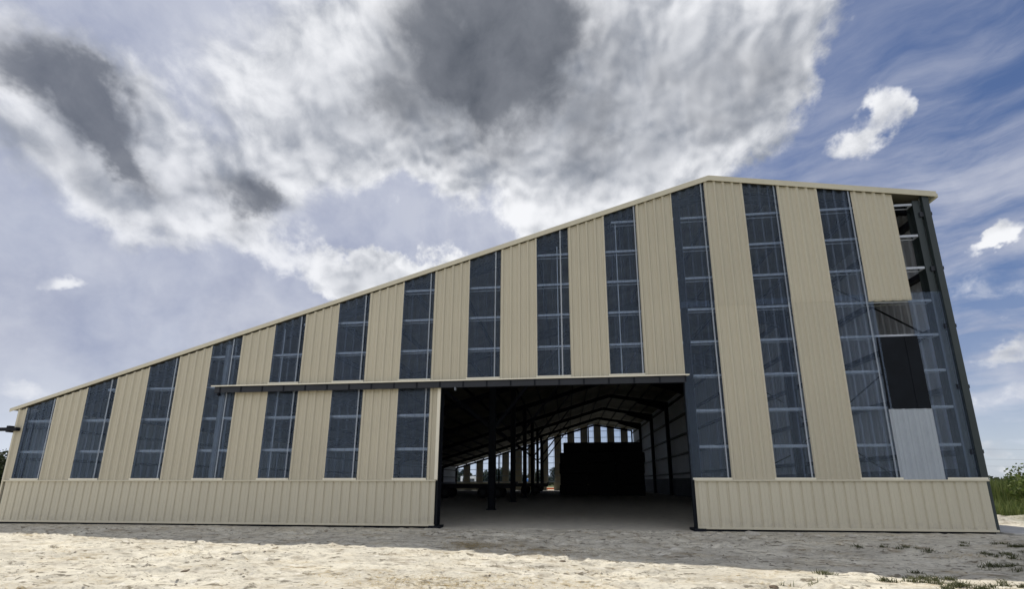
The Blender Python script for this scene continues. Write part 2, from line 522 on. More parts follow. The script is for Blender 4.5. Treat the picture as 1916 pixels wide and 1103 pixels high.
    if front:
        for x, za, zb in ((8.24, 1.3, 5.8), (13.93, 4.1, 7.5), (16.62, 4.1, 8.1), (18.36, 4.1, 8.8)):
            mb = MB(); mb.box(x - .014, x + .014, .10, .128, za, zb); mb.build('tie_rod', M_galv, barn)
    # rake trim following the roof edge
    for a, b in ((-.56, XRIDGE), (XRIDGE, 27.05)):
        def zb_(x): return ztop(x) - .012 if x <= XRIDGE else 9.885 - .1665 * (x - XRIDGE) - .012
        def zt_(x): return zroof(x) + .008
        mb = MB()
        yf, yb = y + sgn * .085, y + sgn * .062
        th = [.06, .0]
        A0, A1, B0, B1 = zb_(a) + (.06 if a < 0 else 0), zt_(a), zb_(b), zt_(b)
        n = [(a, yf, A0), (b, yf, B0), (b, yf, B1), (a, yf, A1), (a, yb, A0), (b, yb, B0), (b, yb, B1), (a, yb, A1)]
        mb.v = n
        mb.f = [(0, 1, 2, 3), (7, 6, 5, 4), (0, 4, 5, 1), (3, 2, 6, 7), (0, 3, 7, 4), (1, 5, 6, 2)]
        mb.sm = [False] * 6
        mb.build('rake_trim', M_trim, barn, bevel=.004)
gable(0, -1, True)
gable(LEN, 1, False)

# roof: two ribbed sheets, purlins below
def roof_slope(x0, x1):
    mb = MB()
    n = 60
    zt = lambda x: zroof(x)
    for j, (ya, yb) in enumerate(((-.06, LEN + .06),)):
        xs = np.linspace(x0, x1, 2)
        t = .05
        a, b = x0, x1
        mb.v = [(a, ya, zt(a) - t), (b, ya, zt(b) - t), (b, yb, zt(b) - t), (a, yb, zt(a) - t), (a, ya, zt(a)), (b, ya, zt(b)), (b, yb, zt(b)), (a, yb, zt(a))]
        mb.f = [(0, 3, 2, 1), (4, 5, 6, 7), (0, 1, 5, 4), (1, 2, 6, 5), (2, 3, 7, 6), (3, 0, 4, 7)]
        mb.sm = [False] * 6
    o = mb.build('roof', M_roof, barn)
    return o
roof_slope(-.54, XRIDGE - .001)
roof_slope(XRIDGE + .001, 27.03)
xs = list(np.arange(.2, XRIDGE - .4, 1.32)) + list(np.arange(XRIDGE + .5, 26.7, 1.3))
for x in xs:
    zc = zroof(x) - .05 - .095
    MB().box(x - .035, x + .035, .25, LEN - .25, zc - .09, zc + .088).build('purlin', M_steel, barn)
# frames
for i in range(8):
    y = .33 if i == 0 else (LEN - .33 if i == 7 else i * BAY)
    d = -.38
    hs = .34 if 0 < i < 7 else .24
    def zr(x): return zroof(x) - .05 - .19 - hs / 2
    for a, b in ((-.1, XRIDGE), (XRIDGE, 26.58)):
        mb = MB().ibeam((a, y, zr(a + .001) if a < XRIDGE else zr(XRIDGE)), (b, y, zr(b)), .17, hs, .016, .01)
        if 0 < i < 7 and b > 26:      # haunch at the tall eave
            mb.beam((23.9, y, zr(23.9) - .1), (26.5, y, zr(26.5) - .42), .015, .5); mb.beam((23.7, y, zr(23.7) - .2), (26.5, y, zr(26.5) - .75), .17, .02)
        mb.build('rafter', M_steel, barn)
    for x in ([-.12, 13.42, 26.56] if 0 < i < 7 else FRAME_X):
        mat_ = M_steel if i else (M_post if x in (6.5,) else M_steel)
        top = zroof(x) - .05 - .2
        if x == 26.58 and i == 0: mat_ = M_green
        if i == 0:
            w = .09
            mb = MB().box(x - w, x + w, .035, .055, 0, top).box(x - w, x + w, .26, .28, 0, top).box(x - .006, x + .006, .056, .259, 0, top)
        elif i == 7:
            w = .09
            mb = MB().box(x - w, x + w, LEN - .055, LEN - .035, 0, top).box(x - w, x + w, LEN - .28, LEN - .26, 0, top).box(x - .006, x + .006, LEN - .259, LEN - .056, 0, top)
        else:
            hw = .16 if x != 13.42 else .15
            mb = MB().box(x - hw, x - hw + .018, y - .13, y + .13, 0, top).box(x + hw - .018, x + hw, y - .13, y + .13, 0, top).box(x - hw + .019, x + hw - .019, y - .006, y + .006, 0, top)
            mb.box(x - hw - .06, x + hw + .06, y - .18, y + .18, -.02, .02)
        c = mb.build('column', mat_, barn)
        if 0 < i < 7 and x == 13.42:
            for dx, z0 in ((3.7, 3.7), (-3.2, 3.7)):
                xe = x + dx
                ze = zr(xe) - hs / 2
                mb = MB().beam((x + math.copysign(.15, dx), y, z0), (xe, y, ze), .10, .13)
                mb.build('knee_brace', M_steel, barn)
# bracing rods: first bay of the tall side wall and of the roof
for p, q in (((26.3, .3, 5.1), (26.3, 4.1, 8.4)), ((26.3, .3, 4.95), (26.3, 7.5, 2.5)), ((26.3, 1.9, 1.2), (26.3, 7.5, 4.2)), ((26.3, 8.0, 4.6), (26.3, 15.4, 8.3)), ((26.3, 8.0, 2.3), (26.3, 15.4, 1.0))):
    MB().tube(p, q, .022, n=8).build('brace_rod', M_steel, barn)
# tall side wall (right) and low side wall (left)
def side_wall(x, sgn, zt, h, lowmat, upmat, zl):
    mb = MB()
    st = stations(-.02, LEN + .02, .07)
    for (a, ya), (b, yb) in zip(st, st[1:]):
        mb.poly([(x + sgn * ya, a, zl), (x + sgn * yb, b, zl), (x + sgn * yb, b, zt), (x + sgn * ya, a, zt)])
    mb.build('side_wall', upmat, barn, solid=.003)
    MB().box(min(x, x - sgn * .14), max(x, x - sgn * .14), .06, LEN - .06, -.05, zl + .02).build('side_base_wall', lowmat, barn)
side_wall(26.80, 1, zroof(26.8) - .06, RIB, M_concin, M_gwall, 1.5)
side_wall(-.26, -1, zroof(-.26) - .06, RIB, M_concin, M_gwall, 1.2)
for i in range(7):
    ya = .3 if i == 0 else i * BAY + .17
    yb = LEN - .3 if i == 6 else (i + 1) * BAY - .17
    for z in (1.92, 3.55, 5.17, 6.80, 8.42):
        MB().box(26.60, 26.79, ya if i else .0, yb, z - .07, z + .07).build('side_rail', M_beam, barn)
    for z in (1.9, 2.9):
        MB().box(-.24, -.08, ya, yb, z - .04, z + .04).build('side_rail', M_beam, barn)
MB().box(26.70, 26.86, -.04, .05, .04, zroof(26.8) - .07).build('corner_trim', M_green, barn, bevel=.005)
for z in (1.92, 3.55, 5.17, 6.80, 8.42):
    MB().box(26.80, 26.895, -.02, .10, z - .045, z + .045).build('rail_end', M_black, barn)
MB().box(-.285, XL + .02, -.05, .06, .06, ztop(XL) + .05).build('corner_trim', M_trim, barn, bevel=.005)
# eave gutters hidden behind the trim
MB().box(27.03, 27.12, -.04, LEN, zroof(27) - .16, zroof(27) - .04).build('gutter', M_trim, barn, bevel=.01)
# doorway: jambs, feet, track beam with hangers, flashing
for x0, x1, xf in ((DX0 - .08, DX0, DX0 - .06), (DX1 - .06, DX1 + .02, DX1 + .05)):
    j = MB().box(x0, x1, -.02, .03, .02, DZ - .05).build('door_jamb', M_black, barn, bevel=.004)
    MB().box(xf - .15, xf + .15, -.11, .32, -.03, .05).build('jamb_foot', M_steel, j, bevel=.006)
MB().box(DX0 - .12, DX0 - .025, -.06, -.05, 1.26, DZ - .1).build('jamb_trim', M_trimw, barn)
MB().box(DX0 - .02, DX0 - .002, -.065, -.022, .05, DZ - .06).build('jamb_trim', M_black, barn)
beam = MB().box(6.42, 19.98, -.19, -.182, 3.80, 3.965).box(6.42, 19.98, -.17, -.05, 3.955, 3.963).box(6.42, 19.98, -.19, -.155, 3.785, 3.799).box(6.42, 19.98, -.075, -.06, 3.83, 3.954).build('door_track', M_beam, barn)
tag(beam, 'long dark sliding door track running above the doorway')
for k in range(21):
    x = 6.6 + k * .668
    MB().box(x - .022, x + .022, -.197, -.191, 3.79, 3.962).build('track_bracket', M_steel, beam)
for x in (6.55, 13.72):
    MB().box(x - .02, x + .02, -.20, -.10, 3.70, 3.784).build('track_stop', M_post if x > 10 else M_steel, beam)
MB().beam((6.33, -.135, 3.99), (20.06, -.135, 3.99), .20, .016).box(6.33, 20.06, -.238, -.230, 3.962, 3.982).build('track_flashing', M_trimw, barn)
# lintel behind the track
MB().box(DX0, DX1, .04, .28, 3.86, 4.0).build('lintel', M_steel, barn)
# stub of a second track at the low corner
st = MB().box(-3.6, -.06, -.15, -.05, 2.74, 2.845).build('track_stub', M_steel, barn, bevel=.008)
MB().box(-.42, -.32, -.149, .02, 2.70, 2.90).build('stub_bracket', M_steel, st)
# concrete strip at the foot of the tall corner
apron = MB().box(26.95, 28.6, -.25, 40, -.08, .035).build('concrete_apron', M_conc, None, bevel=.02)
tag(apron, 'pale concrete strip along the foot of the tall end of the barn', 'concrete strip')

# ------------------------------------------------------------------ things in and behind the barn
stack = empty('bale_stack', (16.1, 28.8, 0))
tag(stack, 'tall black block of stacked bales filling the far end inside the barn', 'bale stack')
def rounded_bale(w, d, h):
    mb = MB().box(0, w, 0, d, 0, h)
    return mb
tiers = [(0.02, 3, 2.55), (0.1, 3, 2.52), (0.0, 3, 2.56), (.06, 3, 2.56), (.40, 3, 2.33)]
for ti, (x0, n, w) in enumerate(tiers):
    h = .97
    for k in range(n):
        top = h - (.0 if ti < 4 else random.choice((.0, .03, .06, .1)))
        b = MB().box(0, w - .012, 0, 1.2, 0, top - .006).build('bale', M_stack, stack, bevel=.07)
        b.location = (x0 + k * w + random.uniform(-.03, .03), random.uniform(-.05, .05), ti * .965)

def wheel(parent, x, y, z, r, w, axis_y=True):
    mb = MB(); mb.tube((x, y - w / 2, z), (x, y + w / 2, z), r, n=24)
    t = mb.build('wheel', M_tyre, parent, bevel=.03)
    MB().tube((x, y - w / 2 - .01, z), (x, y + w / 2 + .01, z), r * .5, n=16).build('rim', M_mach, t)
def flatbed(loc, length, label, load):
    t = empty('flatbed_trailer', loc)
    tag(t, label, 'trailer', 'trailers parked inside the barn')
    mb = MB().box(0, length, -1.2, 1.2, .95, 1.07)
    mb.build('deck', M_mach, t, bevel=.02)
    mb = MB().box(.1, length - .1, -.5, -.4, .72, .949).box(.1, length - .1, .4, .5, .72, .949)
    for k in range(6): mb.box(.3 + k * (length - .6) / 5, .42 + k * (length - .6) / 5, -.399, .399, .78, .92)
    mb.build('chassis', M_mach, t)
    for x in (.9, length - 2.4, length - 1.3):
        MB().tube((x, -1., .42), (x, 1., .42), .05, n=8).build('axle', M_mach, t)
        for y in (-.95, .95): wheel(t, x, y, .42, .42, .26)
    MB().beam((0, -.3, .8), (-1.6, 0, .55), .08, .08).beam((0, .3, .8), (-1.6, 0, .55), .08, .08).build('drawbar', M_mach, t)
    MB().box(length - .06, length, -1.15, 1.15, 1.071, 1.16 + load).build('end_rack', M_mach, t)
    MB().box(0, .06, -1.15, 1.15, 1.071, 1.16).build('end_rack', M_mach, t)
flatbed((6.7, 22.0, 0), 6.2, 'dark flatbed trailer nearest the barn column at the left of the doorway', .05)
flatbed((8.9, 34.0, 0), 6.0, 'dark flatbed trailer further back, behind the nearer one', .0)

van = empty('white_trailer', (-4.2, 75, 0))
tag(van, 'white box trailer parked outside beyond the far gable', 'trailer')
MB().box(0, 3.6, -1.1, 1.1, .55, 2.3).build('body', M_white, van, bevel=.08)
MB().box(.4, 1.5, -1.115, -1.101, 1.35, 1.85).build('window', M_glassd, van)
MB().box(1.9, 2.8, -1.115, -1.101, 1.35, 1.85).build('window', M_glassd, van)
for x in (1.3, 2.2): wheel(van, x, -.95, .38, .38, .22); wheel(van, x, .95, .38, .38, .22)
MB().beam((3.5, 0, .5), (4.9, 0, .45), .1, .1).build('drawbar', M_mach, van)

tank = empty('blue_tank', (9.3, 75, 0))
tag(tank, 'blue tank standing outside beyond the far gable', 'tank')
MB().tube((0, 0, .25), (0, 0, 1.75), .55, n=28).tube((0, 0, 1.75), (0, 0, 1.95), .55, .2, n=28).build('shell', M_blue, tank, bevel=.02)
MB().tube((0, 0, 1.95), (0, 0, 2.05), .18, n=16).build('lid', M_mach, tank)
MB().box(-.6, .6, -.6, .6, .0, .25).build('stand', M_mach, tank)

bar = empty('orange_barrier', (13.9, 56.6, 0))
tag(bar, 'low orange barrier seen through the small opening in the far gable', 'barrier')
MB().box(-.4, 1.3, -.03, .03, .06, .34).build('board', M_orange, bar, bevel=.01)
for x in (-.2, 1.05): MB().box(x, x + .08, -.2, .2, -.02, .059).build('foot', M_mach, bar)

# ------------------------------------------------------------------ stones
spots = [(21.06, -.63, .16, 'flat pale stone at the foot of the wall right of the doorway'), (22.1, -.62, .08, 'small pale stone at the foot of the wall, right of the flat stone'),
         (10.27, -1.54, .09, 'small grey stone in the shade before the left base wall'), (11.02, -4.32, .07, 'grey stone on sunlit chalk at the left'),
         (16.68, -4.18, .05, 'dark clod at the shadow edge before the doorway'), (19.42, -5.41, .05, 'dark clod on sunlit chalk right of the doorway'),
         (23.1, -.85, .10, 'broad flat stone before the right base wall'), (11.38, -5.74, .06, 'dark stone on sunlit chalk nearest the lower left')]
for x, y, s, lab in spots:
    bm = bmesh.new(); bmesh.ops.create_icosphere(bm, subdivisions=2, radius=s)
    for v in bm.verts:
        k = 1 + .35 * (random.random() - .5)
        v.co = Vector((v.co.x * k * 1.3, v.co.y * k, v.co.z * k * .5))
    me = bpy.data.meshes.new('stone'); bm.to_mesh(me); bm.free()
    me.materials.append(M_stone if 'dark' not in lab else M_bark)
    o = bpy.data.objects.new('stone', me); col.objects.link(o)
    o.location = (x, y, float(ground_height(np.array([x]), np.array([y]))[0]) + s * .15); o.rotation_euler.z = random.uniform(0, 6)
    tag(o, lab, 'stone', 'stones on the yard')

# ------------------------------------------------------------------ vegetation
def blades(name, pts, h0, h1, w, lean, material, label_kind='stuff', parent=None, flat=False):
    """thin bent blades, two quads each; pts (n,3)"""
    n = len(pts)
    ang = rng.uniform(0, 2 * np.pi, n); h = rng.uniform(h0, h1, n)
    ln = rng.uniform(.1, 1, n) * lean * h
    dx, dy = np.cos(ang), np.sin(ang)
    sx, sy = -dy * w / 2, dx * w / 2
    V = np.zeros((n, 6, 3), np.float32)
    for j, (k, wf) in enumerate(((0, 1), (.55, .8), (1, .12))):
        bx = pts[:, 0] + dx * ln * k * k; by = pts[:, 1] + dy * ln * k * k
        bz = pts[:, 2] + (h * k if not flat else .01 + .02 * rng.random(n))
        if flat: bx = pts[:, 0] + dx * h * k; by = pts[:, 1] + dy * h * k
        V[:, 2 * j] = np.stack([bx - sx * wf, by - sy * wf, bz], -1)
        V[:, 2 * j + 1] = np.stack([bx + sx * wf, by + sy * wf, bz], -1)
    b = (np.arange(n) * 6)[:, None]
    F = np.concatenate([b + np.array([0, 1, 3, 2]), b + np.array([2, 3, 5, 4])])
    return np_mesh(name, V.reshape(-1, 3), F, material, parent)

def leafmass(name, centers, radii, n, size, material, parent=None, squash=1.):
    """n leaf quads spread through clumps; centres (k,3), radii (k,)"""
    k = len(centers)
    p = radii ** 2 / np.sum(radii ** 2)
    idx = rng.choice(k, n, p=p)
    d = rng.normal(size=(n, 3)); d /= np.linalg.norm(d, axis=1)[:, None]
    r = radii[idx] * rng.uniform(.35, 1, n) ** .6
    c = centers[idx] + d * r[:, None] * np.array([1, 1, squash])
    nrm = d * .6 + rng.normal(size=(n, 3)) * .6; nrm /= np.linalg.norm(nrm, axis=1)[:, None]
    a = np.cross(nrm, rng.normal(size=(n, 3))); a /= np.linalg.norm(a, axis=1)[:, None]
    b = np.cross(nrm, a)
    s = size * rng.uniform(.6, 1.4, n)[:, None]
    V = np.stack([c - a * s, c - b * s * .55 + a * s * .1, c + a * s, c + b * s * .55 + a * s * .1], 1)
    c_ok = np.maximum(V[..., 2], .0); V[..., 2] = c_ok
    F = np.arange(n * 4).reshape(n, 4)
    return np_mesh(name, V.reshape(-1, 3), F, material, parent)

def gz(x, y): return ground_height(x, y)

# pebbles and crumbs of chalk lying on the yard
def pebbles():
    n = 9000
    x = rng.uniform(-2, 29, n); y = -.3 - rng.beta(1.3, 1.0, n) * 7.4
    k = fbm(x * .6, y * 1.2, 3, .5, 61)
    keep = rng.random(n) < sstep(k, .36, .62)
    x, y = x[keep], y[keep]; n = len(x)
    r = .006 + .022 * rng.random(n) ** 4
    base = np.array([[1, 0, 0], [.3, .9, 0], [-.8, .6, 0], [-.9, -.5, 0], [.2, -1, 0], [.1, .1, .8]], np.float32)
    ang = rng.uniform(0, 6.28, n); ca, sa = np.cos(ang), np.sin(ang)
    jit = 1 + .5 * (rng.random((n, 6, 3)) - .5)
    V = base[None] * jit * r[:, None, None]
    X = V[..., 0] * ca[:, None] - V[..., 1] * sa[:, None]; Y = V[..., 0] * sa[:, None] + V[..., 1] * ca[:, None]
    Z = V[..., 2] + gz(x, y)[:, None] - r[:, None] * .12
    V = np.stack([X + x[:, None], Y + y[:, None], Z], -1).reshape(-1, 3)
    b = (np.arange(n) * 6)[:, None]
    F = np.concatenate([b + np.array([i, (i + 1) % 5, 5]) for i in range(5)])
    m, t = mat('pebble')
    c = t.mix(t.n('ShaderNodeNewGeometry').outputs['Random Per Island'], (.12, .10, .075), (.48, .44, .37))
    finish(t, principled(t, c, .95))
    tag(np_mesh('pebbles', V, F, m), 'loose pebbles and crumbs of earth strewn over the chalky yard', 'pebbles', kind='stuff')
pebbles()
# straw litter
sp = []
for cx, cy, sx_, sy_, n in ((14.85, -2.9, .35, .22, 700), (15.1, -2.4, .7, .5, 350), (16.0, -3.29, .6, .25, 420), (17.0, -3.5, 1.2, .4, 500), (16.7, 5.3, .5, .4, 260),
                            (14.9, -6.1, .6, .25, 420), (15.6, -6.2, .8, .3, 420), (16.1, -1.2, 1.4, .6, 300), (17.5, -5.3, 2.5, .8, 300)):
    sp.append(np.stack([rng.normal(cx, sx_, n), rng.normal(cy, sy_, n)], -1))
sp = np.concatenate(sp)
sp = np.column_stack([sp, gz(sp[:, 0], sp[:, 1])])
o = blades('straw_litter', sp, .04, .16, .006, 0, M_straw, flat=True)
tag(o, 'loose straw scattered on the ground around the doorway', 'straw', kind='stuff')

# grass growing in the yard at the right
gp = []
for cx, cy, sx_, sy_, n in ((22.99, -2.14, .42, .07, 420), (23.5, -2.36, .22, .06, 200), (25.55, -1.75, .5, .09, 800), (24.6, -2.72, .35, .10, 650), (25.3, -2.5, .3, .10, 420), (23.7, -3.6, .35, .12, 520), (20.68, -4.44, .13, .05, 220),
                            (22.1, -4.55, .34, .14, 900), (21.95, -5.05, .32, .12, 900), (22.5, -4.9, .2, .1, 350), (21.3, -4.75, .25, .06, 260), (22.05, -5.6, .3, .16, 1300), (21.2, -5.9, .3, .12, 420), (22.9, -5.3, .5, .3, 1300), (26.3, -2.1, .5, .12, 500), (24.4, -3.5, .5, .2, 500), (26.8, -3.2, .7, .3, 700), (19.5, -5.3, .07, .03, 40), (20.0, -5.2, .06, .03, 34)):
    n = max(20, int(n * .6)); sub = max(3, n // 40)          # tufts, not a lawn
    c0 = np.stack([rng.normal(cx, sx_, sub), rng.normal(cy, sy_, sub)], -1)
    gp.append(c0[rng.integers(0, sub, n)] + rng.normal(0, .028, (n, 2)) * np.array([1.6, 1]))
gp = np.concatenate(gp); gp = np.column_stack([gp, gz(gp[:, 0], gp[:, 1]) - .005])
o = blades('grass', gp, .015, .075, .010, 1.6, M_weed)
tag(o, 'low dark weeds and grass growing on the chalk at the right', 'grass', kind='stuff')
# tall meadow beyond the right end
n = 60000
q_ = rng.uniform(0, 1, (n, 2))
mx = 30.6 + q_[:, 0] ** 1.3 * 34; my = 2.5 + q_[:, 1] ** 1.2 * 42
keep = (my > 3.2 + .25 * np.sin(mx * 2)) & (mx > 30.3 + .12 * my * 0)
mp = np.column_stack([mx, my, np.zeros(n) - .02])[keep]
dens = fbm(mp[:, 0] * .6, mp[:, 1] * .6, 3, .5, 3)
hs = np.clip((mp[:, 1] - 3) / 9, .25, 1)
o1 = blades('meadow_grass', mp[hs < .6], .25, .7, .022, .6, M_grass)
tag(o1, 'long green grass beside the pale strip at the right', 'grass', kind='stuff')
o2 = blades('tall_weeds', mp[hs >= .6], .7, 1.5, .03, .35, M_grass)
tag(o2, 'waist high green weeds before the shrubs at the right', 'weeds', kind='stuff')

def shrub(loc, r, h, lab, material, n=2600):
    t = empty('wild_shrub', loc)
    tag(t, lab, 'shrub', 'shrubs in the meadow')
    k = 16
    c = np.column_stack([rng.normal(0, r * .5, k), rng.normal(0, r * .5, k), rng.uniform(.25, 1, k) * h * .8])
    leafmass('foliage', c, rng.uniform(.25, .5, k) * r, n, .075, material, t)
    mb = MB()
    for i in range(9): mb.tube((random.uniform(-.15, .15), random.uniform(-.15, .15), -.05), tuple(c[i] + rng.normal(0, .05, 3)), .022, .008, 6)
    for i in range(7):
        x, y = rng.normal(0, r * .45, 2); mb.tube((x * .6, y * .6, h * .4), (x, y, h * random.uniform(1.02, 1.22)), .008, .003, 5)
    mb.build('stem', M_bark, t)
sh = [(36.2, 8.0, 1.3, 1.7, 'bushy green shrub nearest the tall corner of the barn'), (39.5, 9.8, 1.5, 2.0, 'taller green shrub at the right edge of the picture'), (42.5, 13.5, 1.6, 2.0, 'green shrub behind the nearest one, right of the barn'),
      (47.0, 15.5, 1.8, 2.3, 'broad shrub further back in the meadow on the right'), (40.0, 6.4, 1.2, 1.6, 'low shrub at the meadow edge outside the right of the picture'), (52.0, 21, 2.0, 2.5, 'furthest shrub of the meadow, against the sky')]
for i, (x, y, r, h, lab) in enumerate(sh): shrub((x, y, 0), r, h, lab, M_shrub)

def tree(loc, h, r, lab, group, material, n, leaf, name='tree'):
    t = empty(name, loc)
    tag(t, lab, 'tree', group)
    k = 22
    d = rng.normal(size=(k, 3)); d /= np.linalg.norm(d, axis=1)[:, None]
    c = d * rng.uniform(.3, .85, k)[:, None] * np.array([r, r, h * .38]) + np.array([0, 0, h * .6])
    leafmass('crown', c, rng.uniform(.28, .5, k) * r, n, leaf, material, t)
    mb = MB().tube((0, 0, -.1), (.1, .05, h * .5), h * .03, h * .016, 8)
    for i in range(8): mb.tube((.05, .02, h * random.uniform(.25, .5)), tuple(c[i]), h * .010, h * .003, 6)
    mb.build('trunk', M_bark, t)
tl = [(-31.0, 20.0, 3.9, 2.2, 'dark hedge tree nearest the low corner of the barn'), (-34.5, 21.5, 4.4, 2.5, 'dark hedge tree second from the low corner of the barn'),
      (-29.5, 21.5, 3.2, 1.8, 'low dark hedge tree half hidden by the corner of the barn'), (-38.5, 22.0, 4.8, 2.7, 'tall dark hedge tree outside the left edge of the picture')]
for x, y, h, r, lab in tl: tree((x, y, 0), h, r, lab, 'dark hedge trees at the left', M_dark, 3800, .13)
tr = []
for i in range(13):
    x = -36 + i * 6.2 + random.uniform(-1.5, 1.5); y = 128 + random.uniform(-6, 8); h = random.uniform(4.6, 6.2)
    tree((x, y, 0), h, random.uniform(2.8, 3.8), 'dark leafy tree of the row seen through the far gable', 'trees beyond the far gable', M_far, 900, .42)
# far woodland on the horizon
k = 420
a = rng.uniform(-1.75, 1.75, k); rad = rng.uniform(300, 380, k)
cc = np.column_stack([16 + rad * np.sin(a), -12 + rad * np.cos(a), rng.uniform(.5, 2.6, k)])
o = leafmass('woodland', cc, rng.uniform(3, 5.5, k), 26000, 1.1, M_far, None, .55)
tag(o, 'low dark band of distant woodland along the horizon', 'woodland', kind='stuff')
# hedge line behind the doorway trees, lower
k = 90
cc = np.column_stack([np.linspace(-70, 75, k), 138 + rng.normal(0, 2, k), rng.uniform(.8, 2.6, k)])
o = leafmass('hedgerow', cc, rng.uniform(1.6, 2.6, k), 15000, .4, M_far)
tag(o, 'dark hedgerow closing the field beyond the barn', 'hedge', kind='stuff')

# pale mound edge at the right
def mound():
    xs = np.linspace(29.0, 33.5, 60); ys = np.linspace(2.6, 3.9, 26)
    gx, gy = np.meshgrid(xs, ys)
    e = np.exp(-((gy - 3.2 - .12 * np.sin(gx * 1.7)) / .32) ** 2) * sstep(gx, 29.0, 29.6) * (1 - sstep(gx, 32.6, 33.4))
    z = e * (.16 + .16 * fbm(gx * 3, gy * 4, 3, .6, 8)) - .03
    i = np.arange(gx.size).reshape(gx.shape)
    f = np.stack([i[:-1, :-1], i[:-1, 1:], i[1:, 1:], i[1:, :-1]], -1).reshape(-1, 4)
    o = np_mesh('chalk_bank', np.stack([gx, gy, z], -1).reshape(-1, 3), f, MATS['chalky_ground'], smooth=True)
    tag(o, kind='structure')
mound()

# power line at the right
poles = []
for i, x in enumerate((105, 175, 245)):
    t = empty('power_pole', (x, 92, 0))
    tag(t, ('wooden power pole hidden behind the barn', 'wooden power pole just outside the right of the picture', 'wooden power pole far off to the right')[i], 'power pole', 'poles of the power line')
    MB().tube((0, 0, -.2), (0, 0, 8.6), .14, .09, 10).build('pole', M_wood, t)
    MB().box(-.05, .05, -.9, .9, 8.0, 8.12).build('crossarm', M_wood, t)
for y, z, lab in ((91.2, 8.0, 'topmost wire of the power line right of the barn'), (92.0, 5.9, 'middle wire of the power line right of the barn'), (92.8, 4.5, 'lowest wire of the power line right of the barn')):
    mb = MB()
    for xa in (105, 175):
        for j in range(8):
            f0, f1 = j / 8, (j + 1) / 8
            mb.tube((xa + 70 * f0, y, z + .1 - 2.4 * f0 * (1 - f0) * .6), (xa + 70 * f1, y, z + .1 - 2.4 * f1 * (1 - f1) * .6), .013, n=5, cap=False)
    tag(mb.build('power_wire', M_wire, None), lab, 'wire', 'wires of the power line')

# ------------------------------------------------------------------ sky
SUN_EL, SUN_AZ = 64.0, -24.0     # azimuth from +Y towards +X
COV = [(-0.22, 1.226, 0.392, 0.339, -29.21, 1), (0.199, 1.156, 0.431, 0.305, 11.734, 1), (0.506, 1.136, 0.326, 0.219, 24.067, 0.95), (0.594, 0.973, 0.153, 0.108, 29.689, 0.6), (0.075, 0.927, 0.289, 0.181, -17.098, 0.8), (-0.642, 1.24, 0.273, 0.453, 17.39, 0.75), (-0.426, 0.923, 0.346, 0.172, -40.066, 0.75), (-1.614, 1.232, 0.458, 0.189, -39.235, 1.15), (-1.315, 0.986, 0.366, 0.128, -42.943, 0.95), (-0.975, 1.048, 0.206, 0.308, 43.279, 0.65), (-0.921, 0.793, 0.215, 0.146, -23.359, 0.85), (-0.508, 0.558, 0.175, 0.084, 2.086, 1.9), (-0.363, 0.559, 0.138, 0.072, -8.416, 1.75), (-0.607, 0.515, 0.094, 0.044, -22.238, 1.2), (-0.71, 0.629, 0.181, 0.046, -22.804, 0.8), (0.15, 0.727, 0.203, 0.115, 18.552, 1), (0.053, 0.658, 0.108, 0.061, -3.931, 0.9), (0.749, 0.981, 0.05, 0.068, -19.217, 1.15), (0.708, 0.889, 0.052, 0.087, -24.648, 1.2), (0.648, 0.794, 0.062, 0.049, -5.054, 0.8), (0.934, 0.505, 0.072, 0.02, 24.406, 1.1), (1.015, 0.551, 0.083, 0.03, 21.355, 1.15), (0.596, 0.783, 0.207, 0.089, 18.696, 0.3), (0.948, 0.385, 0.153, 0.075, 6.693, 0.85), (0.915, 0.276, 0.108, 0.026, 9.338, 1.1), (0.939, 0.186, 0.095, 0.023, 7.594, 1.15), (0.883, 0.113, 0.057, 0.017, 4.716, 1.2), (0.904, 0.066, 0.06, 0.012, -0.434, 1.1), (0.926, 0.612, 0.167, 0.033, 16.979, 0.45), (-1.562, 0.538, 0.136, 0.034, -19.664, 0.75), (-1.437, 0.488, 0.088, 0.023, -7.072, 0.75), (-1.485, 0.224, 0.097, 0.034, -13.673, 0.85), (-1.227, 0.644, 0.178, 0.036, -12.721, 0.6), (-1.275, 0.333, 0.202, 0.024, -8.893, 0.55), (-1.53, 0.893, 0.321, 0.098, -30.005, 0.6), (-1.231, 0.746, 0.227, 0.081, -22.067, 0.5), (0.9, 1.137, 0.139, 0.412, -51.812, -1.4), (0.815, 1.081, 0.085, 0.184, -55.988, -1), (-0.474, 0.71, 0.234, 0.066, -16.413, -0.9)]
DRK = [(-0.253, 1.288, 0.189, 0.295, 2.325, 1.25), (-0.264, 1.084, 0.105, 0.148, 17.806, 0.6), (-0.051, 1.187, 0.169, 0.152, -39.766, 0.55), (0.07, 1.246, 0.18, 0.149, -7.426, 0.3), (-0.524, 1.094, 0.053, 0.134, 10.284, 0.5), (-1.723, 1.349, 0.293, 0.083, -30.87, 1.1), (-1.506, 1.179, 0.258, 0.074, -42.338, 1.15), (-1.329, 1.006, 0.174, 0.051, -46.671, 0.75), (-1.228, 0.905, 0.123, 0.035, -39.153, 0.4), (-0.903, 0.834, 0.113, 0.048, -14.497, 0.85), (-0.917, 0.767, 0.05, 0.061, -4.159, 0.5), (-0.812, 0.827, 0.038, 0.033, 17.926, 0.4), (0.089, 0.909, 0.051, 0.099, -5.445, 0.55), (0.487, 1.086, 0.208, 0.134, 18.175, 0.35), (-1.635, 1.015, 0.205, 0.042, -34.084, 0.35), (-0.52, 0.525, 0.09, 0.027, -13.013, 0.3), (-0.375, 0.518, 0.071, 0.024, -2.964, 0.25), (0.315, 0.986, 0.205, 0.1, 6.192, 0.22), (0.936, 0.275, 0.064, 0.014, 7.19, 0.3)]

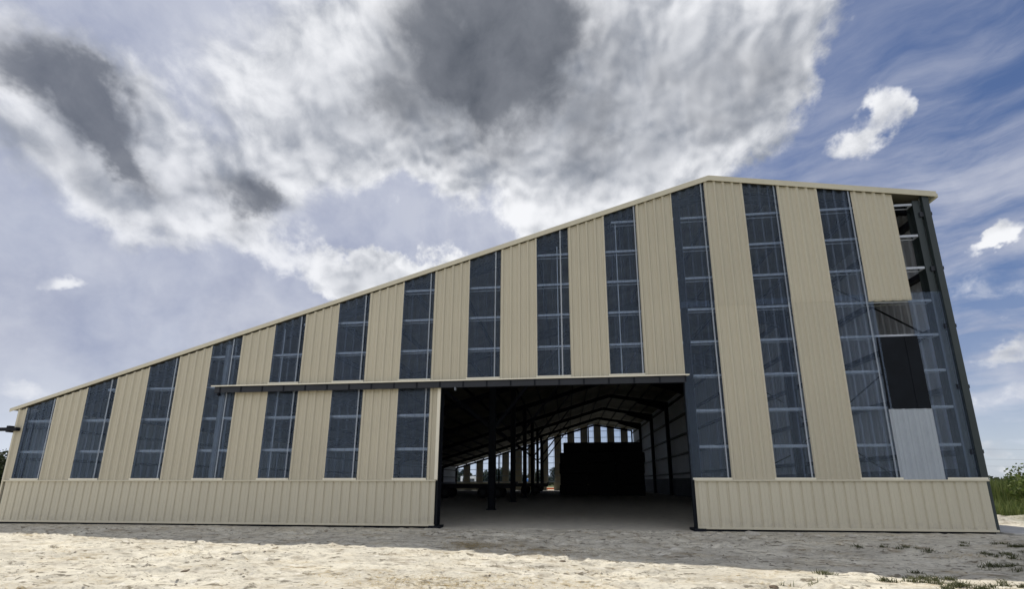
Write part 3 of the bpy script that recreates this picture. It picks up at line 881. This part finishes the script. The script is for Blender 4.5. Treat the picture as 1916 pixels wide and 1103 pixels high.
def make_world():
    w = bpy.data.worlds.new('World'); scene.world = w; w.use_nodes = True
    t = NT(w.node_tree)
    D = t.n('ShaderNodeTexCoord').outputs['Generated']
    s = t.n('ShaderNodeSeparateXYZ'); t.put(s.inputs[0], D)
    x, y, z = s.outputs
    yy = t.math('MAXIMUM', y, .04)
    cb = t.n('ShaderNodeCombineXYZ')
    t.put(cb.inputs[0], t.math('DIVIDE', x, yy)); t.put(cb.inputs[1], t.math('DIVIDE', z, yy))
    G0 = cb.outputs[0]
    def off(vec, scale, detail, rough, amt):
        return t.vmath('SCALE', t.vmath('SUBTRACT', t.noise(vec, scale, detail, rough, color=True), (.5, .5, .5)), scale=amt)
    G1 = t.vmath('ADD', G0, t.vmath('ADD', off(D, 2.6, 2, .5, .36), off(D, 9, 5, .62, .22)))
    def field(lst, G, soft):
        tot = None
        for (cx, cy, a, b, r, amp) in lst:
            p = t.mapping(G, (cx, cy, 0), (0, 0, R(r)), (a * 2, b * 2, 1), 'TEXTURE')
            p = t.vmath('MULTIPLY', p, (1, 1, 0))
            l = t.vmath('LENGTH', p, out=1)
            v = t.mapr(l, soft[0], soft[1], amp, 0, True)
            tot = v if tot is None else t.math('ADD', tot, v)
        return tot
    Dw = t.vmath('ADD', D, off(D, 4, 3, .55, .20))
    Dv = t.vmath('ADD', D, off(D, 4, 3, .55, .09))
    f1 = t.noise(Dw, 3.2, 8, .60)
    f2 = t.noise(Dv, 8, 8, .60)
    f3 = t.noise(Dv, 22, 6, .62)
    vo = t.n('ShaderNodeTexVoronoi', feature='F1'); vo.inputs['Scale'].default_value = 9; vo.inputs['Detail'].default_value = 2
    vo.inputs['Roughness'].default_value = .6;
    t.put(vo.inputs['Vector'], t.vmath('ADD', D, off(D, 7, 4, .6, .12)))
    puff = t.mapr(vo.outputs['Distance'], .05, .75, 1, 0)
    # the same billows sampled a little nearer the sun: relief of lit and shaded flanks
    sv = (math.sin(R(SUN_AZ)) * math.cos(R(SUN_EL)), math.cos(R(SUN_AZ)) * math.cos(R(SUN_EL)), math.sin(R(SUN_EL)))
    Ds = t.vmath('ADD', Dw, t.vmath('SCALE', t.vmath('SUBTRACT', sv, D), scale=.032))
    f2s = t.noise(t.vmath('ADD', Dv, t.vmath('SUBTRACT', Ds, Dw)), 7, 3, .5)
    f1s = t.noise(Ds, 3.2, 4, .55)
    f2l = t.noise(Dv, 7, 3, .5)
    f1l = t.noise(Dw, 3.2, 4, .55)
    relief = t.math('ADD', t.math('SUBTRACT', f2l, f2s), t.math('MULTIPLY', t.math('SUBTRACT', f1l, f1s), 1.2))
    back = t.mapr(y, .35, -.05)
    C = t.math('MULTIPLY', field(COV, G1, (.1, 1.0)), .62)
    C = t.math('ADD', C, t.math('MULTIPLY', t.math('SUBTRACT', f1, .5), 1.5))
    C = t.math('ADD', C, t.math('MULTIPLY', t.math('SUBTRACT', f2, .5), .70))
    C = t.math('ADD', C, t.math('MULTIPLY', t.math('SUBTRACT', f3, .5), .30))
    C = t.math('ADD', C, t.math('MULTIPLY', t.math('SUBTRACT', puff, .55), .35))
    C = t.math('ADD', C, t.math('MULTIPLY', back, .30))
    gv = t.n('ShaderNodeSeparateXYZ'); t.put(gv.inputs[0], G0)
    C = t.math('SUBTRACT', C, t.mapr(gv.outputs[1], .86, .62, 0, .34, True))
    left = t.mapr(x, .30, -.30, 0, 1, True)
    alpha = t.mapr(C, t.math('MULTIPLY', left, -.05), t.mapr(left, 0, 1, .40, .52), 0, 1, True)
    alpha = t.math('MULTIPLY', alpha, t.mapr(t.math('MULTIPLY', left, t.mapr(x, -.30, -.66)), 0, 1, 1, .85))
    G2 = t.vmath('ADD', G1, off(D, 17, 4, .6, .12))
    K = t.math('MULTIPLY', field(DRK, G2, (.0, 1.15)), t.mapr(f2, .36, .64, .72, 1.22))
    K = t.math('ADD', K, t.math('MULTIPLY', t.math('SUBTRACT', f2, .5), .45))
    K = t.math('SUBTRACT', K, t.math('MULTIPLY', relief, .9))
    dark = t.mapr(K, .0, 1.25, 0, 1, True)
    # blue behind
    sky = t.n('ShaderNodeTexSky', sky_type='NISHITA', sun_disc=False)
    sky.sun_elevation = R(SUN_EL); sky.sun_rotation = R(SUN_AZ); sky.air_density = 1.0; sky.dust_density = .6; sky.ozone_density = 1.5
    blue = t.mix(1, sky.outputs[0], (.60, .66, .82), 'MULTIPLY')
    # thin high veil: everywhere on the left, in wisps on the right, thicker towards the horizon
    lv = t.mapr(x, .40, -.12, 0, 1, True)
    lv = t.math('MAXIMUM', lv, t.math('MULTIPLY', back, .7))
    low = t.mapr(z, .40, .02, 0, .62, True)
    wv = t.mapping(Dv, rot=(0, R(-22), 0), scale=(.8, 2.0, 7.0))
    wisp = t.math('MULTIPLY', t.mapr(t.noise(wv, 1.7, 9, .60), .32, .62, 0, .92, True), t.mapr(z, .74, .42, .22, 1))
    veil = t.math('MAXIMUM', t.math('MULTIPLY', lv, t.mapr(f1, .30, .62, .84, 1)), wisp)
    veil = t.math('MAXIMUM', veil, low)
    vcol = t.mix(t.mapr(f2, .36, .64), (4.0, 4.35, 5.6), (5.5, 5.8, 6.8))
    vcol = t.mix(t.mapr(z, .22, .0, 0, .8, True), vcol, (7.2, 7.9, 8.9))
    base = t.mix(veil, blue, vcol)
    # cloud body: bright thin rims, greyer where thick
    br = t.math('ADD', t.mapr(f2, .34, .66, 0, .62), t.mapr(puff, .30, .85, 0, .38))
    br = t.math('ADD', br, t.math('MULTIPLY', t.math('SUBTRACT', f3, .5), .70))
    br = t.math('ADD', br, t.math('MULTIPLY', relief, 3.2))
    br = t.math('ADD', br, .10)
    br = t.math('SUBTRACT', br, t.mapr(C, .55, 1.45, 0, .36, True))
    thick = t.mapr(C, .70, 1.45, 0, .55, True)
    br = t.math('ADD', t.math('MULTIPLY', br, t.math('SUBTRACT', 1, thick)), t.math('MULTIPLY', thick, .42))
    br = t.math('ADD', br, t.mapr(gv.outputs[1], .80, .60, 0, .26, True))
    br = t.mapr(br, -.28, .95, 0, 1, True)
    body = t.mix(br, (2.9, 3.2, 3.8), (9.3, 9.4, 9.7))
    dcol = t.mix(t.mapr(t.math('ADD', t.math('MULTIPLY', f1, .6), t.math('MULTIPLY', f2, .4)), .40, .60), (1.0, 1.14, 1.42), (2.1, 2.25, 2.6))
    body = t.mix(dark, body, dcol)
    out = t.mix(alpha, base, body)
    # unseen front-lit clouds behind the viewer, boosted and warmed to fill the shade
    out = t.mix(1, out, t.mix(t.mapr(y, .1, -.35), (1, 1, 1), (1.48, 1.44, 1.34)), 'MULTIPLY')
    bg = t.n('ShaderNodeBackground'); bg.inputs[1].default_value = .1
    t.put(bg.inputs[0], out)
    o = t.n('ShaderNodeOutputWorld'); t.nt.links.new(bg.outputs[0], o.inputs[0])
    w.cycles.sampling_method = 'MANUAL'; w.cycles.sample_map_resolution = 512
make_world()

sun = bpy.data.lights.new('sun', 'SUN'); sun.energy = 4.2; sun.angle = R(.53); sun.color = (1, .95, .86)
so = bpy.data.objects.new('sun', sun); col.objects.link(so)
sd = Vector((math.sin(R(SUN_AZ)) * math.cos(R(SUN_EL)), math.cos(R(SUN_AZ)) * math.cos(R(SUN_EL)), math.sin(R(SUN_EL))))
so.rotation_euler = sd.to_track_quat('Z', 'Y').to_euler()

# ------------------------------------------------------------------ camera
cam = bpy.data.cameras.new('camera'); co = bpy.data.objects.new('camera', cam); col.objects.link(co)
W, H = 1916., 1103.
cam.sensor_width = 36; cam.sensor_fit = 'HORIZONTAL'
cam.lens = 808.879 / W * 36
cam.shift_x = -17.16 / W
cam.shift_y = 182.82 / W
cam.clip_start = .05; cam.clip_end = 6000
co.location = (16.775, -11.735, 1.1895)
p, yw = .205595, -.1035116
fwd = Vector((math.sin(yw) * math.cos(p), math.cos(yw) * math.cos(p), math.sin(p)))
co.rotation_euler = fwd.to_track_quat('-Z', 'Y').to_euler()
scene.camera = co
scene.view_settings.view_transform = 'Standard'; scene.view_settings.look = 'None'
scene.view_settings.exposure = 0; scene.view_settings.gamma = 1
scene.render.engine = 'CYCLES'
scene.cycles.max_bounces = 8; scene.cycles.transparent_max_bounces = 24; scene.cycles.diffuse_bounces = 5
scene.cycles.caustics_reflective = False; scene.cycles.caustics_refractive = False
scene.cycles.use_denoising = True
